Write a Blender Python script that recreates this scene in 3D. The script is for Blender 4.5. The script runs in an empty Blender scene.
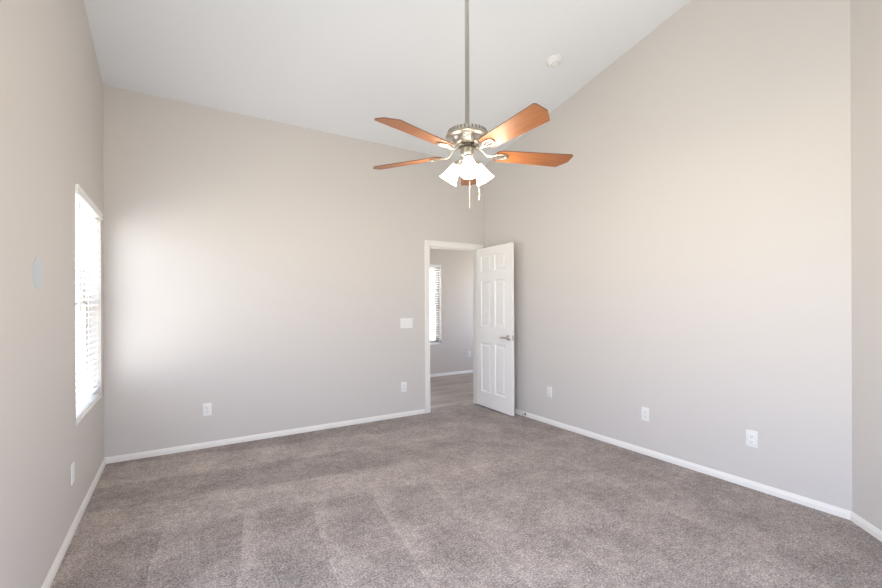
import bpy, bmesh, math, random
from mathutils import Vector, Matrix
from math import sin, cos, pi, radians

random.seed(4)
scene = bpy.context.scene
COL = scene.collection

# ------------------------------------------------------------------ camera
CAM_H = 1.31
YAW = 0.5547
ROLL = -0.004
FPX = 424.1
F = Vector((sin(YAW), cos(YAW), 0)); R0 = Vector((cos(YAW), -sin(YAW), 0)); U0 = Vector((0, 0, 1))
Rr = R0 * cos(ROLL) + U0 * sin(ROLL)
Ur = -R0 * sin(ROLL) + U0 * cos(ROLL)
cam_data = bpy.data.cameras.new('camera')
cam = bpy.data.objects.new('camera', cam_data)
COL.objects.link(cam)
mw = Matrix((Rr, Ur, -F)).transposed().to_4x4()
mw.translation = Vector((0, 0, CAM_H))
cam.matrix_world = mw
cam_data.sensor_width = 36
cam_data.lens = FPX / 882 * 36
cam_data.shift_y = 10.9 / 882
cam_data.clip_start = 0.02
scene.camera = cam

# ------------------------------------------------------------------ world, exposure
SKY = 7.0
world = bpy.data.worlds.new('world'); scene.world = world
world.use_nodes = True
bg = world.node_tree.nodes['Background']
bg.inputs[1].default_value = SKY
wn = world.node_tree.nodes; wl = world.node_tree.links
wtc = wn.new('ShaderNodeTexCoord'); wsp = wn.new('ShaderNodeSeparateXYZ'); wl.new(wtc.outputs['Generated'], wsp.inputs[0])
wcr = wn.new('ShaderNodeValToRGB'); wmr = wn.new('ShaderNodeMapRange')
wmr.inputs[1].default_value = -1; wmr.inputs[2].default_value = 1
wl.new(wsp.outputs[2], wmr.inputs[0]); wl.new(wmr.outputs[0], wcr.inputs[0]); wl.new(wcr.outputs[0], bg.inputs[0])
we = wcr.color_ramp.elements
we[0].position = .44; we[0].color = (1.24, 1.19, 1.15, 1)      # warm glow below the horizon, added as sunlit ground to brighten the ceiling
we[1].position = .56; we[1].color = (.81, .92, 1.24, 1)         # sky
vs = scene.view_settings
vs.view_transform = 'Standard'; vs.look = 'None'; vs.gamma = 1; vs.use_curve_mapping = False
vs.exposure = 0.31
scene.cycles.diffuse_bounces = 8
scene.cycles.max_bounces = 14
scene.cycles.transparent_max_bounces = 16
scene.cycles.caustics_reflective = False
scene.cycles.caustics_refractive = False
scene.cycles.sample_clamp_indirect = 6

# room dimensions (metres); camera stands at x = y = 0
XL, XR, YB, YR = -0.526, 3.458, 4.475, -0.39
ZB, SL = 3.152, 0.2115                 # ceiling height at the back wall, slope rising towards the camera
T = 0.125                              # wall thickness
YA = 0.872                              # where the angled wall leaves the right wall
XA = XR - (YA - YR)                    # where it meets the rear wall
DX0, DX1, DZ = 2.595, 3.372, 2.045     # doorway
HY = 6.67                              # far wall of the hall
HX0, HX1, HZ = 1.9, 5.8, 2.75
WY0, WY1, WZ0, WZ1 = 3.335, 4.32, 0.585, 2.055   # window in the left wall
VY0, VY1 = 0.1, 1.75                   # second window of the left wall, beside the camera
VZ0 = .12                             # unseen left and rear openings, made tall to light the low walls
RX0, RX1 = 0.1, 1.8                   # rear window, added out of view for more daylight
HWX0, HWX1 = 3.17, 4.14                # hall window
def zc(y): return ZB + SL * (YB - y)

def portal(name, loc, rot, sx, sy):
    l = bpy.data.lights.new(name, 'AREA'); l.shape = 'RECTANGLE'; l.size = sx; l.size_y = sy
    l.cycles.is_portal = True
    o = bpy.data.objects.new(name, l); o.location = loc; o.rotation_euler = rot; COL.objects.link(o)
WH = WZ1 - WZ0; WC = (WZ0 + WZ1) / 2
portal('sky_portal', (XL - T - .02, (WY0 + WY1) / 2, WC), (0, -pi / 2, 0), WH, WY1 - WY0)
portal('sky_portal', (XL - T - .02, (VY0 + VY1) / 2, (VZ0 + WZ1) / 2), (0, -pi / 2, 0), WZ1 - VZ0, VY1 - VY0)
portal('sky_portal', ((RX0 + RX1) / 2, YR - T - .02, (VZ0 + WZ1) / 2), (pi / 2, 0, 0), RX1 - RX0, WZ1 - VZ0)
portal('sky_portal', ((HWX0 + HWX1) / 2, HY + T + .02, WC), (-pi / 2, 0, 0), HWX1 - HWX0, WH)

# ------------------------------------------------------------------ materials
def mat(name, color=(.8, .8, .8), rough=.5, metal=0.0):
    m = bpy.data.materials.new(name); m.use_nodes = True
    b = m.node_tree.nodes['Principled BSDF']
    b.inputs['Base Color'].default_value = (*color, 1)
    b.inputs['Roughness'].default_value = rough
    b.inputs['Metallic'].default_value = metal
    return m
class NT:
    def __init__(s, m):
        s.t = m.node_tree; s.n = s.t.nodes; s.b = s.n['Principled BSDF']
    def new(s, typ, **kw):
        n = s.n.new(typ)
        for k, v in kw.items(): setattr(n, k, v)
        return n
    def link(s, a, b): s.t.links.new(a, b)
    def math(s, op, a, b=None, c=None):
        n = s.new('ShaderNodeMath', operation=op)
        for i, v in enumerate((a, b, c)):
            if v is None: continue
            if isinstance(v, (int, float)): n.inputs[i].default_value = v
            else: s.link(v, n.inputs[i])
        return n.outputs[0]
    def smooth(s, v, a, b):
        n = s.new('ShaderNodeMapRange', interpolation_type='SMOOTHSTEP')
        n.inputs[1].default_value = a; n.inputs[2].default_value = b
        s.link(v, n.inputs[0]); return n.outputs[0]
    def noise(s, vec, scale, detail=2, rough=.5):
        n = s.new('ShaderNodeTexNoise'); n.inputs['Scale'].default_value = scale
        n.inputs['Detail'].default_value = detail; n.inputs['Roughness'].default_value = rough
        s.link(vec, n.inputs['Vector']); return n.outputs['Fac']
    def bump(s, h, strength, dist):
        n = s.new('ShaderNodeBump'); n.inputs['Strength'].default_value = strength
        n.inputs['Distance'].default_value = dist
        s.link(h, n.inputs['Height']); s.link(n.outputs[0], s.b.inputs['Normal'])

def paint(name, color, rough=.6, tex=.08):
    m = mat(name, color, rough); t = NT(m)
    g = t.new('ShaderNodeTexCoord').outputs['Object']
    n1 = t.noise(g, 70, 3)                      # orange-peel drywall texture
    t.bump(n1, tex, .004)
    return m

WALL = (0.594, 0.563, 0.535)
M_wall = paint('wall_paint', WALL, .55)
M_hallwall = paint('hall_wall_paint', (.605, .552, .508), .55)
M_ceil = paint('ceiling_paint', (.755, .775, .80), .7, .1)
M_trim = paint('trim_paint', (.80, .78, .745), .35, .02)
M_door = paint('door_paint', (.85, .84, .82), .35, .02)
M_plate = mat('plate_plastic', (.78, .775, .76), .35)
M_slot = mat('slot_dark', (.10, .095, .09), .6)
M_blind = mat('blind_slat_white', (.86, .855, .84), .4)
M_frame = mat('window_frame_tan', (.42, .38, .33), .5)
M_sill = mat('sill_white', (.82, .81, .79), .3)
M_cord = mat('blind_cord', (.75, .74, .72), .7)
M_nickel = mat('brushed_nickel', (.60, .56, .485), .32, 1)
M_rodmetal = mat('rod_nickel', (.60, .59, .55), .34, 1)
M_darkmetal = mat('dark_metal', (.10, .085, .07), .45, .6)
M_vent = mat('vent_dark', (.26, .245, .215), .5, .5)
M_bronze = mat('bronze_stop', (.12, .08, .055), .45, .5)
M_rubber = mat('rubber_white', (.75, .73, .70), .6)
M_detector = mat('detector_plastic', (.80, .80, .80), .4)
M_chain = mat('chain_metal', (.42, .39, .32), .4, .8)
M_bluepatch = mat('pale_blue_patch', (.50, .56, .60), .5)
M_ground = mat('outdoor_gravel', (.45, .42, .38), .9)

def glass_mat():
    m = bpy.data.materials.new('window_glass'); m.use_nodes = True
    nt = m.node_tree; nt.nodes.clear()
    o = nt.nodes.new('ShaderNodeOutputMaterial'); mx = nt.nodes.new('ShaderNodeMixShader')
    tr = nt.nodes.new('ShaderNodeBsdfTransparent'); gl = nt.nodes.new('ShaderNodeBsdfGlossy')
    tr.inputs[0].default_value = (.95, .97, .96, 1); gl.inputs['Roughness'].default_value = .02
    mx.inputs[0].default_value = .05
    nt.links.new(tr.outputs[0], mx.inputs[1]); nt.links.new(gl.outputs[0], mx.inputs[2])
    nt.links.new(mx.outputs[0], o.inputs[0]); return m
M_glass = glass_mat()

def lamp_mat(name, col, strength):
    m = mat(name, (.9, .88, .84), .4); b = m.node_tree.nodes['Principled BSDF']
    b.inputs['Emission Color'].default_value = (*col, 1); b.inputs['Emission Strength'].default_value = strength
    return m
M_shade = lamp_mat('frosted_shade_glass', (1, .90, .74), 5.0)
M_bulb = lamp_mat('bulb_glow', (1, .86, .66), 10.0)

def carpet_mat():
    m = mat('carpet_pile', (.2, .17, .15), .95); t = NT(m)
    b = t.b; b.inputs['Specular IOR Level'].default_value = .1
    b.inputs['Sheen Weight'].default_value = .15
    g = t.new('ShaderNodeTexCoord').outputs['Object']
    sp = t.new('ShaderNodeSeparateXYZ'); t.link(g, sp.inputs[0])
    wob = t.math('MULTIPLY', t.math('SUBTRACT', t.noise(g, 1.3, 4, .6), .5), .24)
    a = radians(7.6)
    u = t.math('SUBTRACT', t.math('MULTIPLY', sp.outputs[0], cos(a)), t.math('MULTIPLY', sp.outputs[1], sin(a)))
    v = t.math('ADD', t.math('MULTIPLY', sp.outputs[1], cos(a)), t.math('MULTIPLY', sp.outputs[0], sin(a)))
    # near strokes run away from the camera, far strokes run along the back wall
    def stroke(c, width, off):
        x = t.math('ADD', t.math('ADD', c, wob), off)
        f = t.math('PINGPONG', x, width)
        return t.smooth(f, width * .42, width * .58)
    fr = t.math('FRACT', t.math('DIVIDE', t.math('ADD', t.math('ADD', u, t.math('MULTIPLY', wob, .5)), .05), .41))
    s1 = t.math('SUBTRACT', 1.0, t.math('MULTIPLY', t.smooth(fr, -.05, .45), .95))
    s2 = stroke(v, .46, .1)
    reg = t.smooth(t.math('ADD', v, t.math('MULTIPLY', wob, 1.2)), 2.85, 3.0)
    mx = t.new('ShaderNodeMix'); t.link(reg, mx.inputs[0]); t.link(s1, mx.inputs[2]); t.link(s2, mx.inputs[3])
    fade = t.math('SUBTRACT', 1.0, t.math('MULTIPLY', t.smooth(u, .5, 1.6), .6))   # fewer strokes on the right
    nap = t.math('ADD', t.math('MULTIPLY', t.math('SUBTRACT', mx.outputs[0], .5), fade), .5)
    blot = t.noise(g, 3.5, 5, .65)
    mid = t.noise(g, 24, 4, .7)
    fine = t.noise(g, 100, 3, .7)
    x = t.math('ADD', t.math('MULTIPLY', t.math('SUBTRACT', nap, .5), .135),
        t.math('ADD', t.math('MULTIPLY', t.math('SUBTRACT', blot, .5), .62),
        t.math('ADD', t.math('MULTIPLY', t.math('SUBTRACT', mid, .5), .65),
                      t.math('MULTIPLY', t.math('SUBTRACT', fine, .5), 1.75))))
    x = t.math('ADD', x, .5)
    cr = t.new('ShaderNodeValToRGB'); t.link(x, cr.inputs[0])
    e = cr.color_ramp.elements
    e[0].position = .1; e[0].color = (.102, .084, .075, 1)
    e[1].position = .9; e[1].color = (.63, .54, .49, 1)
    k = e.new(.5); k.color = (.308, .264, .241, 1)
    t.link(cr.outputs[0], b.inputs['Base Color'])
    h = t.math('ADD', t.math('MULTIPLY', mid, .6), fine)
    t.bump(h, .6, .012)
    return m
M_carpet = carpet_mat()

def plank_mat():
    m = mat('grey_plank_floor', (.3, .27, .24), .4); t = NT(m)
    g = t.new('ShaderNodeTexCoord').outputs['Object']
    br = t.new('ShaderNodeTexBrick'); t.link(g, br.inputs['Vector'])
    br.inputs['Scale'].default_value = 1; br.inputs['Brick Width'].default_value = 1.2
    br.inputs['Row Height'].default_value = .15; br.inputs['Mortar Size'].default_value = .0025
    br.inputs['Color1'].default_value = (.31, .25, .205, 1); br.inputs['Color2'].default_value = (.48, .40, .335, 1)
    br.inputs['Mortar'].default_value = (.12, .10, .085, 1); br.offset = .37
    mp = t.new('ShaderNodeMapping'); mp.inputs['Scale'].default_value = (1.5, 18, 1); t.link(g, mp.inputs[0])
    n = t.noise(mp.outputs[0], 2.2, 6, .65)
    mx = t.new('ShaderNodeMix', data_type='RGBA', blend_type='MULTIPLY'); mx.inputs[0].default_value = 1
    cr = t.new('ShaderNodeValToRGB'); t.link(n, cr.inputs[0])
    cr.color_ramp.elements[0].position = .3; cr.color_ramp.elements[0].color = (.55, .55, .55, 1)
    cr.color_ramp.elements[1].position = .7; cr.color_ramp.elements[1].color = (1.15, 1.15, 1.15, 1)
    t.link(br.outputs[0], mx.inputs[6]); t.link(cr.outputs[0], mx.inputs[7])
    t.link(mx.outputs[2], t.b.inputs['Base Color'])
    return m
M_plank = plank_mat()

def wood_mat():
    m = mat('blade_wood', (.4, .15, .05), .42); t = NT(m)
    g = t.new('ShaderNodeTexCoord').outputs['Object']
    mp = t.new('ShaderNodeMapping'); mp.inputs['Scale'].default_value = (2.5, 45, 20); t.link(g, mp.inputs[0])
    n = t.noise(mp.outputs[0], 2.0, 6, .6)
    cr = t.new('ShaderNodeValToRGB'); t.link(n, cr.inputs[0])
    e = cr.color_ramp.elements
    e[0].position = .3; e[0].color = (.185, .066, .020, 1)
    e[1].position = .72; e[1].color = (.285, .108, .038, 1)
    t.link(cr.outputs[0], t.b.inputs['Base Color'])
    return m
M_wood = wood_mat()
M_woodedge = mat('blade_edge_dark', (.13, .055, .025), .5)

# ------------------------------------------------------------------ helpers
def new_obj(name, bm, m, parent=None, smooth=False, mats=None):
    bmesh.ops.recalc_face_normals(bm, faces=bm.faces)
    me = bpy.data.meshes.new(name); bm.to_mesh(me); bm.free()
    for x in (mats or [m]): me.materials.append(x)
    if smooth:
        for p in me.polygons: p.use_smooth = True
        if smooth != 'all':
            me.set_sharp_from_angle(angle=radians(38))
    o = bpy.data.objects.new(name, me); COL.objects.link(o)
    if parent: o.parent = parent
    return o
def tag(o, label, cat, group=None):
    o['label'] = label; o['category'] = cat
    if group: o['group'] = group
    return o
def struct(o, label=None):
    o['kind'] = 'structure'
    if label: o['label'] = label
    return o
def empty(name, loc, rz=0):
    o = bpy.data.objects.new(name, None); COL.objects.link(o)
    o.location = loc; o.rotation_euler = (0, 0, rz); o.empty_display_size = .1
    return o
def box(bm, x0, x1, y0, y1, z0, z1, bevel=0, seg=2, M=None):
    vs_ = [bm.verts.new((x, y, z)) for x in (x0, x1) for y in (y0, y1) for z in (z0, z1)]
    f = [(0, 1, 3, 2), (4, 6, 7, 5), (0, 4, 5, 1), (2, 3, 7, 6), (0, 2, 6, 4), (1, 5, 7, 3)]
    fs = [bm.faces.new([vs_[i] for i in q]) for q in f]
    geo = vs_
    if bevel:
        es = list({e for fc in fs for e in fc.edges})
        r = bmesh.ops.bevel(bm, geom=es, offset=bevel, segments=seg, affect='EDGES', profile=.6)
        geo = list({v for v in vs_ if v.is_valid} | set(r['verts']))
    if M is not None:
        for v in geo: v.co = M @ v.co
    return geo
def prism(bm, pts, z0, z1):
    """extruded polygon; z0/z1 may be functions of (x, y)"""
    f0 = z0 if callable(z0) else (lambda x, y: z0)
    f1 = z1 if callable(z1) else (lambda x, y: z1)
    a = [bm.verts.new((x, y, f0(x, y))) for x, y in pts]
    b = [bm.verts.new((x, y, f1(x, y))) for x, y in pts]
    n = len(pts)
    bm.faces.new(a[::-1]); bm.faces.new(b)
    for i in range(n): bm.faces.new((a[i], a[(i + 1) % n], b[(i + 1) % n], b[i]))
    return a + b
def lathe(bm, prof, n=32, M=None, rfun=None):
    rings = []
    for k, (r, z) in enumerate(prof):
        if r < 1e-6:
            rings.append([bm.verts.new((0, 0, z))])
        else:
            rg = []
            for i in range(n):
                a = 2 * pi * i / n; rr = r if rfun is None else rfun(k, i, r)
                rg.append(bm.verts.new((rr * cos(a), rr * sin(a), z)))
            rings.append(rg)
    for A, B in zip(rings, rings[1:]):
        for i in range(n):
            j = (i + 1) % n
            if len(A) == 1 and len(B) == 1: continue
            if len(A) == 1: bm.faces.new((A[0], B[i], B[j]))
            elif len(B) == 1: bm.faces.new((A[i], A[j], B[0]))
            else: bm.faces.new((A[i], A[j], B[j], B[i]))
    geo = [v for r_ in rings for v in r_]
    if M is not None:
        for v in geo: v.co = M @ v.co
    return geo
def tube(bm, pts, r, n=10, cap=True, flat=1.0):
    pts = [Vector(p) for p in pts]; rings = []
    up = None
    for i, p in enumerate(pts):
        d = (pts[min(i + 1, len(pts) - 1)] - pts[max(i - 1, 0)]).normalized()
        if up is None:
            up = Vector((0, 0, 1)) if abs(d.z) < .9 else Vector((1, 0, 0))
        s = d.cross(up).normalized(); w = s.cross(d).normalized(); up = w
        ri = r[i] if isinstance(r, (list, tuple)) else r
        rings.append([bm.verts.new(p + s * (cos(2 * pi * k / n) * ri) + w * (sin(2 * pi * k / n) * ri * flat)) for k in range(n)])
    for A, B in zip(rings, rings[1:]):
        for k in range(n): bm.faces.new((A[k], A[(k + 1) % n], B[(k + 1) % n], B[k]))
    if cap:
        bm.faces.new(rings[0][::-1]); bm.faces.new(rings[-1])
    return rings
def rotation_to(axis):
    return Vector((0, 0, 1)).rotation_difference(Vector(axis).normalized()).to_matrix().to_4x4()
def wall_grid(us, zs, holes, place, t, ztop=None):
    """wall with rectangular openings. place(u, d, z) -> world, d = depth into the wall; cells whose centre lies in a hole stay open"""
    bm = bmesh.new()
    us = sorted(us); zs = sorted(zs); nu, nz = len(us), len(zs)
    V = {}
    for i, u in enumerate(us):
        for j, z in enumerate(zs):
            zz = ztop(u) if (ztop and j == nz - 1) else z
            for d in (0, 1): V[i, j, d] = bm.verts.new(place(u, d * t, zz))
    solid = {}
    for i in range(nu - 1):
        for j in range(nz - 1):
            cu, cz = (us[i] + us[i + 1]) / 2, (zs[j] + zs[j + 1]) / 2
            solid[i, j] = not any(a < cu < b and c < cz < d for a, b, c, d in holes)
    for (i, j), s in solid.items():
        if not s: continue
        for d in (0, 1): bm.faces.new((V[i, j, d], V[i + 1, j, d], V[i + 1, j + 1, d], V[i, j + 1, d]))
        for (di, dj, e) in ((-1, 0, ((i, j), (i, j + 1))), (1, 0, ((i + 1, j), (i + 1, j + 1))), (0, -1, ((i, j), (i + 1, j))), (0, 1, ((i, j + 1), (i + 1, j + 1)))):
            if not solid.get((i + di, j + dj), False):
                p, q = e
                bm.faces.new((V[p[0], p[1], 0], V[q[0], q[1], 0], V[q[0], q[1], 1], V[p[0], p[1], 1]))
    bmesh.ops.delete(bm, geom=[v for v in bm.verts if not v.link_faces], context='VERTS')
    return bm

# ------------------------------------------------------------------ shell
outline = [(XL, YR), (XA, YR), (XR, YA), (XR, YB), (XL, YB)]
bm = bmesh.new(); prism(bm, outline + [], -.1, 0)
struct(new_obj('floor', bm, M_carpet), 'taupe cut pile carpet with vacuum strokes')
bm = bmesh.new(); prism(bm, outline, lambda x, y: zc(y), lambda x, y: zc(y) + .1)
struct(new_obj('ceiling', bm, M_ceil), 'sloped white vaulted ceiling')

bm = wall_grid([YR - T, VY0, VY1, WY0, WY1, YB + T], [-.1, VZ0, WZ0, WZ1, 3.0, 5], [(WY0, WY1, WZ0, WZ1), (VY0, VY1, VZ0, WZ1)],
               lambda u, d, z: (XL - d, u, z), T, ztop=lambda u: zc(u) + .1)
struct(new_obj('wall_left', bm, M_wall))
bm = wall_grid([XL, DX0, DX1, XR + T], [-.1, DZ, ZB + .1], [(DX0, DX1, -1, DZ)], lambda u, d, z: (u, YB + d, z), T)
struct(new_obj('wall_back', bm, M_wall))
bm = wall_grid([YA, YB], [-.1, 2.5, 5], [], lambda u, d, z: (XR + d, u, z), T, ztop=lambda u: zc(u) + .1)
struct(new_obj('wall_right', bm, M_wall))
q = T / math.sqrt(2)
LA = math.hypot(XR - XA, YA - YR)
bm = wall_grid([0, LA], [-.1, 2.5, 5], [], lambda u, d, z: (XA + u * .70711 + d * .70711, YR + u * .70711 - d * .70711, z), T, ztop=lambda u: zc(YR + u * .70711) + .1)
struct(new_obj('wall_angled', bm, M_wall))
bm = wall_grid([XL, RX0, RX1, XA + .05], [-.1, VZ0, WZ1, zc(YR) + .1], [(RX0, RX1, VZ0, WZ1)], lambda u, d, z: (u, YR - d, z), T)
struct(new_obj('wall_rear', bm, M_wall))

# hall beyond the doorway
bm = bmesh.new()
prism(bm, [(HX0, YB + T), (HX1, YB + T), (HX1, HY), (HX0, HY)], -.1, -.006)
prism(bm, [(DX0, YB + .06), (DX1, YB + .06), (DX1, YB + T), (DX0, YB + T)], -.1, -.006)
struct(new_obj('floor_hall', bm, M_plank), 'grey wood plank floor of the hall')
bm = bmesh.new(); prism(bm, [(DX0, YB), (DX1, YB), (DX1, YB + .06), (DX0, YB + .06)], -.1, 0)
struct(new_obj('floor_threshold', bm, M_carpet))
bm = bmesh.new(); prism(bm, [(HX0, YB + T), (HX1, YB + T), (HX1, HY), (HX0, HY)], HZ, HZ + .1)
struct(new_obj('ceiling_hall', bm, M_ceil))
bm = wall_grid([HX0 - T, HWX0, HWX1, HX1 + T], [-.1, WZ0, WZ1, HZ + .1], [(HWX0, HWX1, WZ0, WZ1)], lambda u, d, z: (u, HY + d, z), T)
struct(new_obj('wall_hall_far', bm, M_hallwall))
HU0, HU1 = 5.05, 6.25  # opening for an added hall window, never in view
bm = wall_grid([YB + T, HY], [-.1, HZ + .1], [], lambda u, d, z: (HX0 - d, u, z), T)
struct(new_obj('wall_hall_left', bm, M_hallwall))
bm = wall_grid([YB + T, HU0, HU1, HY], [-.1, WZ0, WZ1, HZ + .1], [(HU0, HU1, WZ0, WZ1)], lambda u, d, z: (HX1 + d, u, z), T)
struct(new_obj('wall_hall_right', bm, M_hallwall))
bm = wall_grid([XR + T, HX1 + T], [-.1, HZ + .1], [], lambda u, d, z: (u, YB + d, z), T)
struct(new_obj('wall_hall_near', bm, M_hallwall))
portal('sky_portal', (HX1 + T + .02, (HU0 + HU1) / 2, WC), (0, pi / 2, 0), WH, HU1 - HU0)

# baseboards: a moulded strip swept along a wall line
BBH = .052
def baseboard(name, p0, p1, inward, m0=0, m1=0, z=0):
    """p0 -> p1 on the wall line; inward = unit normal into the room; m = mitre slope at each end"""
    prof = [(0, 0), (.013, 0), (.013, .030), (.010, .035), (.0095, .041), (.006, .048), (.004, BBH), (0, BBH)]
    bm = bmesh.new(); d = (Vector(p1) - Vector(p0)).normalized(); n = Vector(inward)
    A = [bm.verts.new((*(Vector(p0) + n * t_ + d * (m0 * t_)), z + zz)) for t_, zz in prof]
    B = [bm.verts.new((*(Vector(p1) + n * t_ - d * (m1 * t_)), z + zz)) for t_, zz in prof]
    k = len(prof)
    bm.faces.new(A); bm.faces.new(B[::-1])
    for i in range(k): bm.faces.new((A[i], A[(i + 1) % k], B[(i + 1) % k], B[i]))
    return struct(new_obj(name, bm, M_trim))
CW = .060
baseboard('baseboard_left', (XL, YR), (XL, YB), (1, 0), 1, 1)
baseboard('baseboard_back', (XL, YB), (DX0 - CW - .003, YB), (0, -1), 1, 0)
baseboard('baseboard_right', (XR, YB), (XR, YA), (-1, 0), 0, .414)
baseboard('baseboard_angled', (XR, YA), (XA, YR), (-.70711, .70711), .414, .414)
baseboard('baseboard_rear', (XA, YR), (XL, YR), (0, 1), .414, 1)
baseboard('baseboard_hall', (HX0, HY), (HX1, HY), (0, -1), 1, 1, -.006)

# ------------------------------------------------------------------ door frame, casing, door leaf
bm = bmesh.new()
J = .018
for (x0, x1) in ((DX0, DX0 + J), (DX1 - J, DX1)): box(bm, x0, x1, YB - .002, YB + T + .002, 0, DZ - J)
box(bm, DX0, DX1, YB - .002, YB + T + .002, DZ - J, DZ)
box(bm, DX0 + J, DX0 + J + .01, YB + .045, YB + .08, 0, DZ - J - .01)
box(bm, DX1 - J - .01, DX1 - J, YB + .045, YB + .08, 0, DZ - J - .01)
box(bm, DX0 + J, DX1 - J, YB + .045, YB + .08, DZ - J - .01, DZ - J)
struct(new_obj('trim_1', bm, M_trim), 'white door jamb of the hall doorway')
def casing(name, y, sgn):
    prof = [(0, 0), (0, .008), (.010, .012), (.022, .010), (.030, .013), (.050, .017), (.057, .016), (CW, .010), (CW, 0)]  # across, out
    bm = bmesh.new()
    path = [((DX0 + .006, 0), (-1, 0)), ((DX0 + .006, DZ - .006), (-1, 1)), ((DX1 - .006, DZ - .006), (1, 1)), ((DX1 - .006, 0), (1, 0))]
    rings = []
    for (x, z), (nx, nz) in path:
        rings.append([bm.verts.new((x + nx * a, y + sgn * o_, z + nz * a)) for a, o_ in prof])
    k = len(prof)
    for A, B in zip(rings, rings[1:]):
        for i in range(k): bm.faces.new((A[i], A[(i + 1) % k], B[(i + 1) % k], B[i]))
    bm.faces.new(rings[0]); bm.faces.new(rings[-1])
    return struct(new_obj(name, bm, M_trim))
casing('trim_2', YB, -1)['label'] = 'white moulded casing round the hall doorway'
casing('trim_3', YB + T, 1)

DW, DT, DH = .722, .035, 2.015
DOOR_A = radians(87.8)
def door_leaf():
    # local: hinge pin at origin, closed leaf runs along -X, thickness 0..DT in +Y
    bm = bmesh.new()
    xs = [0, .105, .318, .393, .606, DW]
    zs = [0, .19, .81, 1.02, 1.60, 1.715, 1.915, DH]
    panels = {(i, j) for i in (1, 3) for j in (1, 3, 5)}
    def side(y, sg):
        V = {(i, j): bm.verts.new((-x, y, z)) for i, x in enumerate(xs) for j, z in enumerate(zs)}
        for i in range(5):
            for j in range(7):
                c = [V[i, j], V[i + 1, j], V[i + 1, j + 1], V[i, j + 1]]
                if (i, j) not in panels: bm.faces.new(c); continue
                x0, x1, z0, z1 = xs[i], xs[i + 1], zs[j], zs[j + 1]
                prev = c
                for ins, dep in ((.006, .005), (.013, .009), (.026, .009), (.046, .003)):
                    cur = [bm.verts.new((-x, y - sg * dep, z)) for x, z in ((x0 + ins, z0 + ins), (x1 - ins, z0 + ins), (x1 - ins, z1 - ins), (x0 + ins, z1 - ins))]
                    for k in range(4): bm.faces.new((prev[k], prev[(k + 1) % 4], cur[(k + 1) % 4], cur[k]))
                    prev = cur
                bm.faces.new(prev)
        return V
    A = side(0, -1); B = side(DT, 1)
    for j in range(7):
        for i in (0, 5): bm.faces.new((A[i, j], A[i, j + 1], B[i, j + 1], B[i, j]))
    for i in range(5):
        for j in (0, 7): bm.faces.new((A[i, j], A[i + 1, j], B[i + 1, j], B[i, j]))
    return bm
door = new_obj('door_1', door_leaf(), M_door)
struct(door, 'white six panel door standing open into the room')
door.location = (DX1 - J - .003, YB - .004, .016)
door.rotation_euler = (0, 0, DOOR_A)
HXL, HZL = -(DW - .062), .905
for sg, y0 in ((1, DT), (-1, 0)):
    bm = bmesh.new()
    Mr = Matrix.Translation((HXL, y0, HZL)) @ Matrix.Rotation(-sg * pi / 2, 4, 'X')
    lathe(bm, [(0, -.001), (.031, -.001), (.032, .003), (.029, .008), (.016, .012), (.011, .016), (.011, .046), (0, .046)], 28, Mr)
    yy = y0 + sg * .046
    tube(bm, [(HXL - .012, yy, HZL), (HXL, yy, HZL), (HXL + .03, yy, HZL + .002), (HXL + .07, yy - sg * .002, HZL + .001), (HXL + .100, yy - sg * .006, HZL - .005), (HXL + .112, yy - sg * .009, HZL - .007)],
         [.007, .0105, .0095, .008, .0075, .005], 12)
    h = new_obj('door_handle', bm, M_nickel, door, True); h['label'] = 'satin nickel lever handle'
bm = bmesh.new()
box(bm, -DW - .0012, -DW + .002, .006, .030, HZL - .028, HZL + .028, .0008, 1)
box(bm, -DW - .010, -DW, .012, .024, HZL - .008, HZL + .008, .002, 2)
new_obj('latch_plate', bm, M_nickel, door)
for hz in (.20, 1.0, 1.80):
    bm = bmesh.new()
    lathe(bm, [(0, 0), (.0055, 0), (.0055, .088), (.0035, .093), (0, .093)], 14, Matrix.Translation((.002, -.005, hz - .045)))
    box(bm, -.03, .0, -.0015, .0005, hz - .044, hz + .044)
    new_obj('hinge', bm, M_nickel, door, True)

# ------------------------------------------------------------------ windows and blinds
def window(name, origin, rz, w, label=None, low=None):
    """local x across, y outward from the room face, z up"""
    bm = bmesh.new(); fw = .045; y0, y1 = .075, .12
    h0, h1 = (WZ0 if low is None else low), WZ1
    for x0, x1, z0, z1 in ((0, fw, h0, h1), (w - fw, w, h0, h1), (fw, w - fw, h0, h0 + fw), (fw, w - fw, h1 - fw, h1)):
        box(bm, x0, x1, y0, y1, z0, z1, .003, 1)
    root = new_obj(name, bm, M_frame)
    root.location = origin; root.rotation_euler = (0, 0, rz); struct(root, label)
    zm = (h0 + h1) / 2
    for k, (z0, z1, yy) in enumerate(((h0 + fw, zm + .02, .082), (zm - .02, h1 - fw, .1))):
        bm = bmesh.new(); s = .032
        for a, b, c, d in ((fw, fw + s, z0, z1), (w - fw - s, w - fw, z0, z1), (fw + s, w - fw - s, z0, z0 + s), (fw + s, w - fw - s, z1 - s, z1)):
            box(bm, a, b, yy, yy + .017, c, d, .002, 1)
        sash = new_obj('sash', bm, M_frame, root)
        bm = bmesh.new(); box(bm, fw + s, w - fw - s, yy + .006, yy + .011, z0 + s, z1 - s)
        new_obj('pane', bm, M_glass, sash)
    bm = bmesh.new(); box(bm, .001, w - .001, .0, .075, h0 - .001, h0 + .012, .003, 2)
    new_obj('sill', bm, M_sill, root)
    return root
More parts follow.
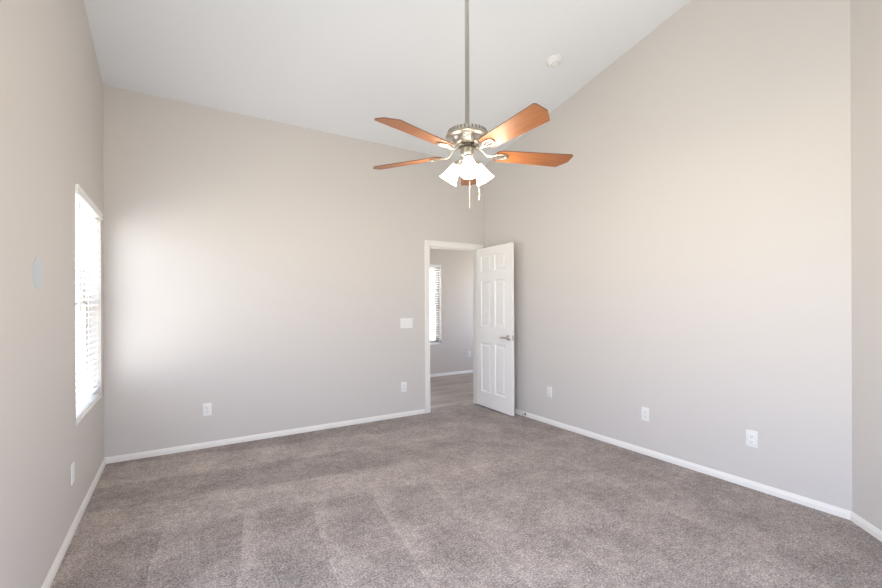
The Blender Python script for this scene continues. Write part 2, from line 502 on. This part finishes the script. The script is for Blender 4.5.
def blind(origin, rz, w, label, tilt=-13, valance=True):
    root = empty('window_blind', origin, rz)
    tag(root, label, 'window blind')
    x0, x1 = .012, w - .012; top = WZ1 - .002
    bm = bmesh.new(); box(bm, x0, x1, .008, .062, top - .045, top, .002, 1)
    new_obj('headrail', bm, M_blind, root)
    bm = bmesh.new()
    prism(bm, [(.004, -.012), (w - .004, -.012), (w - .004, .004), (.004, .004)], top - .055, top - .002)
    box(bm, .003, w - .003, -.0165, -.012, top - .053, top - .041, .002, 1)
    box(bm, .003, w - .003, -.0165, -.012, top - .020, top - .004, .002, 1)
    new_obj('valance', bm, M_blind, root)
    sw, pitch, th = .050, .0435, .0028
    zlo = WZ0 + .012 + .028
    bm = bmesh.new(); z = top - .085; n = 0; a = radians(tilt)
    while z > zlo + .02:
        # slightly crowned slat; room-side edge lower
        pr = []
        for s_ in range(5):
            t_ = s_ / 4 - .5
            cr = .0022 * (1 - 4 * t_ * t_)
            pr.append((t_ * sw, cr))
        up = [(p, c + th / 2) for p, c in pr]; dn = [(p, c - th / 2) for p, c in pr][::-1]
        ring = [(.034 + p * cos(a) - c * sin(a), z + p * sin(a) + c * cos(a)) for p, c in up + dn]
        A = [bm.verts.new((x0, y, zz)) for y, zz in ring]; B = [bm.verts.new((x1, y, zz)) for y, zz in ring]
        k = len(ring); bm.faces.new(A); bm.faces.new(B[::-1])
        for i in range(k): bm.faces.new((A[i], A[(i + 1) % k], B[(i + 1) % k], B[i]))
        z -= pitch
    new_obj('slats', bm, M_blind, root)
    bm = bmesh.new(); box(bm, x0, x1, .010, .058, WZ0 + .0125, WZ0 + .030, .003, 2)
    new_obj('bottom_rail', bm, M_blind, root)
    for fx in (.13, .5, .87):
        bm = bmesh.new()
        for yy in (.008, .060):
            tube(bm, [(w * fx, yy, WZ0 + .028), (w * fx, yy, top - .04)], .0011, 5)
        new_obj('ladder_cord', bm, M_cord, root)
    bm = bmesh.new(); tube(bm, [(.07, -.006, top - .07), (.072, -.010, top - .12), (.072, -.010, top - .78), ], [.002, .0042, .0042], 8)
    new_obj('tilt_wand', bm, M_plate, root)
    return root
window('window_1', (XL, WY0, 0), pi / 2, WY1 - WY0, 'tall window near the back left corner')
window('window_2', (HWX0, HY, 0), 0, HWX1 - HWX0, 'narrow window seen through the doorway')
window('window_3', (XL, VY0, 0), pi / 2, VY1 - VY0, low=VZ0)
window('window_4_added', (RX1, YR, 0), pi, RX1 - RX0, low=VZ0)
window('window_5_added', (HX1, HU1, 0), -pi / 2, HU1 - HU0)  # unseen window added to brighten the hall
blind((XL, WY0, 0), pi / 2, WY1 - WY0, 'white horizontal slat blind in the left wall window by the corner')
blind((HWX0, HY, 0), 0, HWX1 - HWX0, 'white slat blind in the hall window seen through the doorway')

# ------------------------------------------------------------------ ceiling fan
FX, FY = 1.452, 2.041
fan = empty('ceiling_fan', (FX, FY, 2.20))
tag(fan, 'brushed nickel ceiling fan with five wooden blades and three lit glass shades', 'ceiling fan')
FZ = zc(FY) - 2.20                                   # ceiling above the fan, fan-local
bm = bmesh.new(); lathe(bm, [(0, .146), (.0128, .146), (.0128, FZ - .01), (0, FZ - .01)], 20)
new_obj('downrod', bm, M_rodmetal, fan, True)
bm = bmesh.new()
lathe(bm, [(.02, FZ - .10), (.05, FZ - .085), (.066, FZ - .05), (.07, FZ - .0), (.07, FZ + .012), (0, FZ + .012)], 32)
new_obj('canopy', bm, M_nickel, fan, True)
bm = bmesh.new()
lathe(bm, [(.0128, .172), (.018, .168), (.020, .152), (.026, .147)], 24)
new_obj('rod_collar', bm, M_nickel, fan, True)
def ribs(k, i, r):
    return r
bm = bmesh.new()
lathe(bm, [(0, .150), (.03, .149), (.075, .145), (.098, .138), (.103, .134), (.109, .130), (.115, .123), (.119, .115), (.121, .108), (.126, .106), (.128, .101), (.127, .095), (.121, .091),
           (.104, .089), (.098, .086), (.092, .076), (.083, .064), (.071, .055), (.062, .050), (0, .050)], 112, rfun=ribs)
new_obj('motor_housing', bm, M_nickel, fan, True)
bm = bmesh.new()
for k in range(34):
    Mv = Matrix.Rotation(2 * pi * (k + .5) / 34, 4, 'Z') @ Matrix.Translation((.1150, 0, .1175)) @ Matrix.Rotation(radians(-22), 4, 'Y')
    box(bm, -.006, .0045, -.0042, .0042, -.0125, .0125, .0012, 1, Mv)
new_obj('vent_slots', bm, M_vent, fan)
bm = bmesh.new(); lathe(bm, [(0, .050), (.050, .050), (.053, .046), (.053, .038), (.048, .034), (0, .034)], 40)
new_obj('flywheel', bm, M_darkmetal, fan, True)
bm = bmesh.new()
lathe(bm, [(0, .034), (.040, .034), (.043, .030), (.043, -.012), (.040, -.018), (.028, -.024), (.022, -.030), (.020, -.048), (.012, -.058), (.006, -.064), (0, -.066)], 40)
new_obj('switch_housing', bm, M_nickel, fan, True)

PH = 4.682
PITCH = radians(12)
for k in range(5):
    a = PH + k * 2 * pi / 5
    # blade outline: rounded root, widening, clipped tip corners
    pts = []
    r0, r1 = .165, .650; w0, w1 = .056, .072
    for s_ in range(9):
        t_ = pi / 2 + pi * s_ / 8
        pts.append((r0 + .036 + .036 * cos(t_), w0 * sin(t_)))
    pts += [(r1 - .010, -w1), (r1, -w1 * .84), (r1, w1 * .12), (r1 - .050, w1)]   # one clipped corner
    bm = bmesh.new(); th = .0055
    A = [bm.verts.new((x, y, -th / 2)) for x, y in pts]; B = [bm.verts.new((x, y, th / 2)) for x, y in pts]
    n = len(pts); bm.faces.new(A); bm.faces.new(B[::-1])
    for i in range(n):
        f = bm.faces.new((A[i], A[(i + 1) % n], B[(i + 1) % n], B[i])); f.material_index = 1
    bl = new_obj('blade', bm, M_wood, fan, mats=[M_wood, M_woodedge])
    bl.rotation_euler = (-PITCH, 0, a)
    bl.rotation_mode = 'XYZ'
    # blade iron: arm from the flywheel, drops and opens to a long loop under the blade
    bm = bmesh.new()
    rings = tube(bm, [(.045, 0, .040), (.070, 0, .036), (.092, 0, .022), (.108, 0, .002), (.128, 0, -.009), (.160, 0, -.0085), (.175, 0, -.0075)], [.009, .009, .0085, .0085, .010, .012, .012], 12, flat=.55)
    loop = []
    for s_ in range(25):
        t_ = 2 * pi * s_ / 24
        loop.append((.205 + .042 * cos(t_), .0235 * sin(t_) * (1 + .12 * cos(t_)), -.0075))
    tube(bm, loop, .0068, 10, cap=False, flat=.6)
    box(bm, .165, .246, -.006, .006, -.0085, -.0035, .001, 1)
    for sx in (.180, .232):
        lathe(bm, [(0, -.014), (.004, -.0135), (.0062, -.010), (.0062, -.0065), (0, -.0065)], 12, Matrix.Translation((sx, 0, 0)))
    ir = new_obj('blade_iron', bm, M_nickel, fan, True)
    ir.rotation_euler = (-PITCH * .9, 0, a)

# light kit: three glass bells; one faces the camera
toward = math.atan2(-FY, -FX)
for k in range(3):
    a = toward + radians(4) + k * 2 * pi / 3
    tilt = radians(36)
    ax = Vector((cos(a) * sin(tilt), sin(a) * sin(tilt), -cos(tilt)))
    base = Vector((cos(a) * .058, sin(a) * .058, -.040))
    bm = bmesh.new()
    tube(bm, [(cos(a) * .018, sin(a) * .018, -.034), (cos(a) * .038, sin(a) * .038, -.030), Vector(base) + ax * -.002, Vector(base) + ax * .012], [.008, .0085, .010, .011], 12)
    Ms = Matrix.Translation(base) @ rotation_to(ax)
    lathe(bm, [(0, -.004), (.018, -.002), (.024, .006), (.025, .020), (.022, .024), (0, .024)], 24, Ms)
    new_obj('lamp_arm', bm, M_nickel, fan, True)
    bm = bmesh.new()
    prof = [(.022, .016), (.026, .024), (.031, .040), (.036, .060), (.041, .082), (.048, .104), (.056, .122), (.0585, .126),
            (.0565, .1255), (.0462, .104), (.039, .082), (.034, .060), (.029, .040), (.024, .024), (.020, .017), (.022, .016)]
    lathe(bm, prof, 36, Ms)
    sh = new_obj('lamp_shade', bm, M_shade, fan, True)
    bm = bmesh.new()
    lathe(bm, [(0, .024), (.012, .024), (.013, .045), (.018, .058), (.024, .074), (.0245, .086), (.020, .099), (.010, .107), (0, .109)], 20, Ms)
    new_obj('bulb', bm, M_bulb, sh, True)
    l = bpy.data.lights.new('fan_bulb_light', 'POINT'); l.energy = 10; l.color = (1, .84, .64); l.shadow_soft_size = .045
    lo = bpy.data.objects.new('fan_bulb_light', l); COL.objects.link(lo); lo.parent = fan
    lo.location = base + ax * .150
# pull chains
side = Vector((cos(YAW), -sin(YAW), 0)); back = Vector((cos(toward), sin(toward), 0))
for dx, dz, dn in ((.012, -.318, .030), (.068, -.270, .012)):
    p = side * dx + back * dn
    bm = bmesh.new()
    tube(bm, [side * (.02 if dx > .03 else .012) + back * .038 + Vector((0, 0, -.004)), side * (dx * .8) + back * (dn + .012) + Vector((0, 0, -.02)), p + Vector((0, 0, -.06)), p + Vector((0, 0, dz + .02))], .0007, 6)
    z = dz + .03
    while z < -.06:
        lathe(bm, [(0, -.0018), (.0016, -.0008), (.0016, .0008), (0, .0018)], 6, Matrix.Translation(p + Vector((0, 0, z)))); z += .0062
    ch = new_obj('pull_chain', bm, M_chain, fan, True)
    bm = bmesh.new()
    lathe(bm, [(0, -.010), (.0022, -.008), (.003, 0), (.0022, .012), (.001, .020), (0, .022)], 14, Matrix.Translation(p + Vector((0, 0, dz))))
    new_obj('chain_fob', bm, M_chain, ch, True)

# ------------------------------------------------------------------ smoke detector on the sloped ceiling
sd = empty('smoke_detector', (2.90, 2.72, zc(2.72)))
nrm = Vector((0, -SL, -1)).normalized()
sd.rotation_euler = rotation_to(nrm).to_euler()
tag(sd, 'round white smoke detector on the sloped ceiling', 'smoke detector')
bm = bmesh.new(); lathe(bm, [(0, -.004), (.068, -.004), (.070, .002), (.070, .010), (.066, .013), (0, .013)], 40)
new_obj('mounting_base', bm, M_detector, sd, True)
bm = bmesh.new()
lathe(bm, [(.062, .012), (.062, .026), (.058, .034), (.046, .040), (.043, .036), (.038, .036), (.035, .041), (.020, .044), (0, .0445)], 40)
new_obj('cover', bm, M_detector, sd, True)
bm = bmesh.new()
for k in range(14):
    a = 2 * pi * k / 14
    box(bm, .022, .033, -.0022, .0022, .040, .0446, .0006, 1, Matrix.Rotation(a, 4, 'Z'))
new_obj('vent_slots', bm, mat('detector_vent', (.45, .45, .44), .6), sd)
bm = bmesh.new(); lathe(bm, [(.009, .043), (.009, .0475), (.006, .0485), (0, .0485)], 16)
new_obj('test_button', bm, M_detector, sd, True)

# ------------------------------------------------------------------ wall plates
def plate_mesh(w, h):
    bm = bmesh.new()
    box(bm, -w / 2, w / 2, -.0055, .0005, -h / 2, h / 2, .0028, 3)
    return bm
outlet_me = {}
def outlet(loc, rz, label):
    """duplex outlet facing local -Y"""
    r = empty('wall_outlet', loc, rz); tag(r, label, 'outlet', 'white wall outlets')
    parts = outlet_me
    if not parts:
        parts['plate'] = new_obj('plate', plate_mesh(.072, .117), M_plate, r, True)
        for k, dz in enumerate((.0195, -.0195)):
            bm = bmesh.new()
            box(bm, -.0165, .0165, -.0075, -.004, dz - .014, dz + .014, .0032, 3)
            f = new_obj('socket', bm, M_plate, r, True); parts['socket%d' % k] = f
            bm = bmesh.new()
            box(bm, -.0075, -.0052, -.0078, -.007, dz - .002, dz + .007)
            box(bm, .0052, .0075, -.0078, -.007, dz - .001, dz + .006)
            lathe(bm, [(0, .007), (.0026, .007), (.0026, .0078), (0, .0078)], 12, Matrix.Translation((0, 0, dz - .0075)) @ Matrix.Rotation(pi / 2, 4, 'X'))
            parts['slots%d' % k] = new_obj('contact_slots', bm, M_slot, f)
        bm = bmesh.new(); lathe(bm, [(0, .0075), (.002, .0072), (.003, .0055), (0, .0055)], 12, Matrix.Rotation(pi / 2, 4, 'X'))
        parts['screw'] = new_obj('screw', bm, M_nickel, r, True)
    else:
        cp = {}
        for nme, o in parts.items():
            c = o.copy(); COL.objects.link(c); cp[nme] = c
            c.parent = cp['socket' + nme[-1]] if nme.startswith('slots') else r
    return r
OZ = .352
outlet((.225, YB, OZ), 0, 'white outlet low on the back wall, nearest the left window')
outlet((2.252, YB, OZ - .005), 0, 'white outlet low on the back wall, below the light switch')
outlet((XR, 3.325, OZ), -pi / 2, 'white outlet low on the right wall, nearest the open door')
outlet((XR, 2.205, OZ), -pi / 2, 'white outlet low on the right wall, middle of its three')
outlet((XR, 1.398, OZ), -pi / 2, 'white outlet low on the right wall, nearest the angled wall')
outlet((XL, 3.220, OZ - .01), pi / 2, 'white outlet low on the left wall, below the window')
outlet((4.765, HY, .36), 0, 'white outlet on the hall wall, seen through the doorway')

sw = empty('light_switch', (2.292, YB, 1.097)); tag(sw, 'wide white light switch plate on the back wall, left of the doorway', 'light switch')
new_obj('plate', plate_mesh(.162, .117), M_plate, sw, True)
for dx in (-.046, 0, .046):
    bm = bmesh.new()
    g = box(bm, -.0165, .0165, -.0095, -.004, -.033, .033, .002, 2)
    for v in g: v.co = Matrix.Translation((dx, 0, 0)) @ Matrix.Rotation(radians(3), 4, 'X') @ v.co
    new_obj('rocker', bm, M_plate, sw, True)

# pale blue spot on the left wall, nearer than the window
bm = bmesh.new()
lathe(bm, [(0, 0), (.072, 0), (.072, .0012), (.068, .002), (0, .0022)], 40, Matrix.Rotation(pi / 2, 4, 'Y'))
o = new_obj('wall_patch', bm, M_bluepatch, None, True); o.location = (XL, 2.525, 1.455)
tag(o, 'pale blue round patch on the left wall, nearer than the window', 'wall patch')

# door stop on the right baseboard
ds = empty('door_stop', (XR - .0135, 3.70, .030)); tag(ds, 'small dark door stop on the right baseboard beside the open door', 'door stop')
Mx = Matrix.Rotation(-pi / 2, 4, 'Y')
bm = bmesh.new(); lathe(bm, [(0, -.001), (.013, -.001), (.013, .003), (.007, .009), (0, .009)], 20, Mx)
new_obj('base', bm, M_bronze, ds, True)
bm = bmesh.new()
tube(bm, [(-.008 - .050 * i / 160, .0055 * cos(i * .7), .0055 * sin(i * .7)) for i in range(161)], .0014, 6)
new_obj('spring', bm, M_nickel, ds, True)
bm = bmesh.new(); lathe(bm, [(0, .056), (.006, .056), (.0075, .060), (.0075, .070), (.005, .073), (0, .073)], 18, Mx)
new_obj('rubber_tip', bm, M_rubber, ds, True)
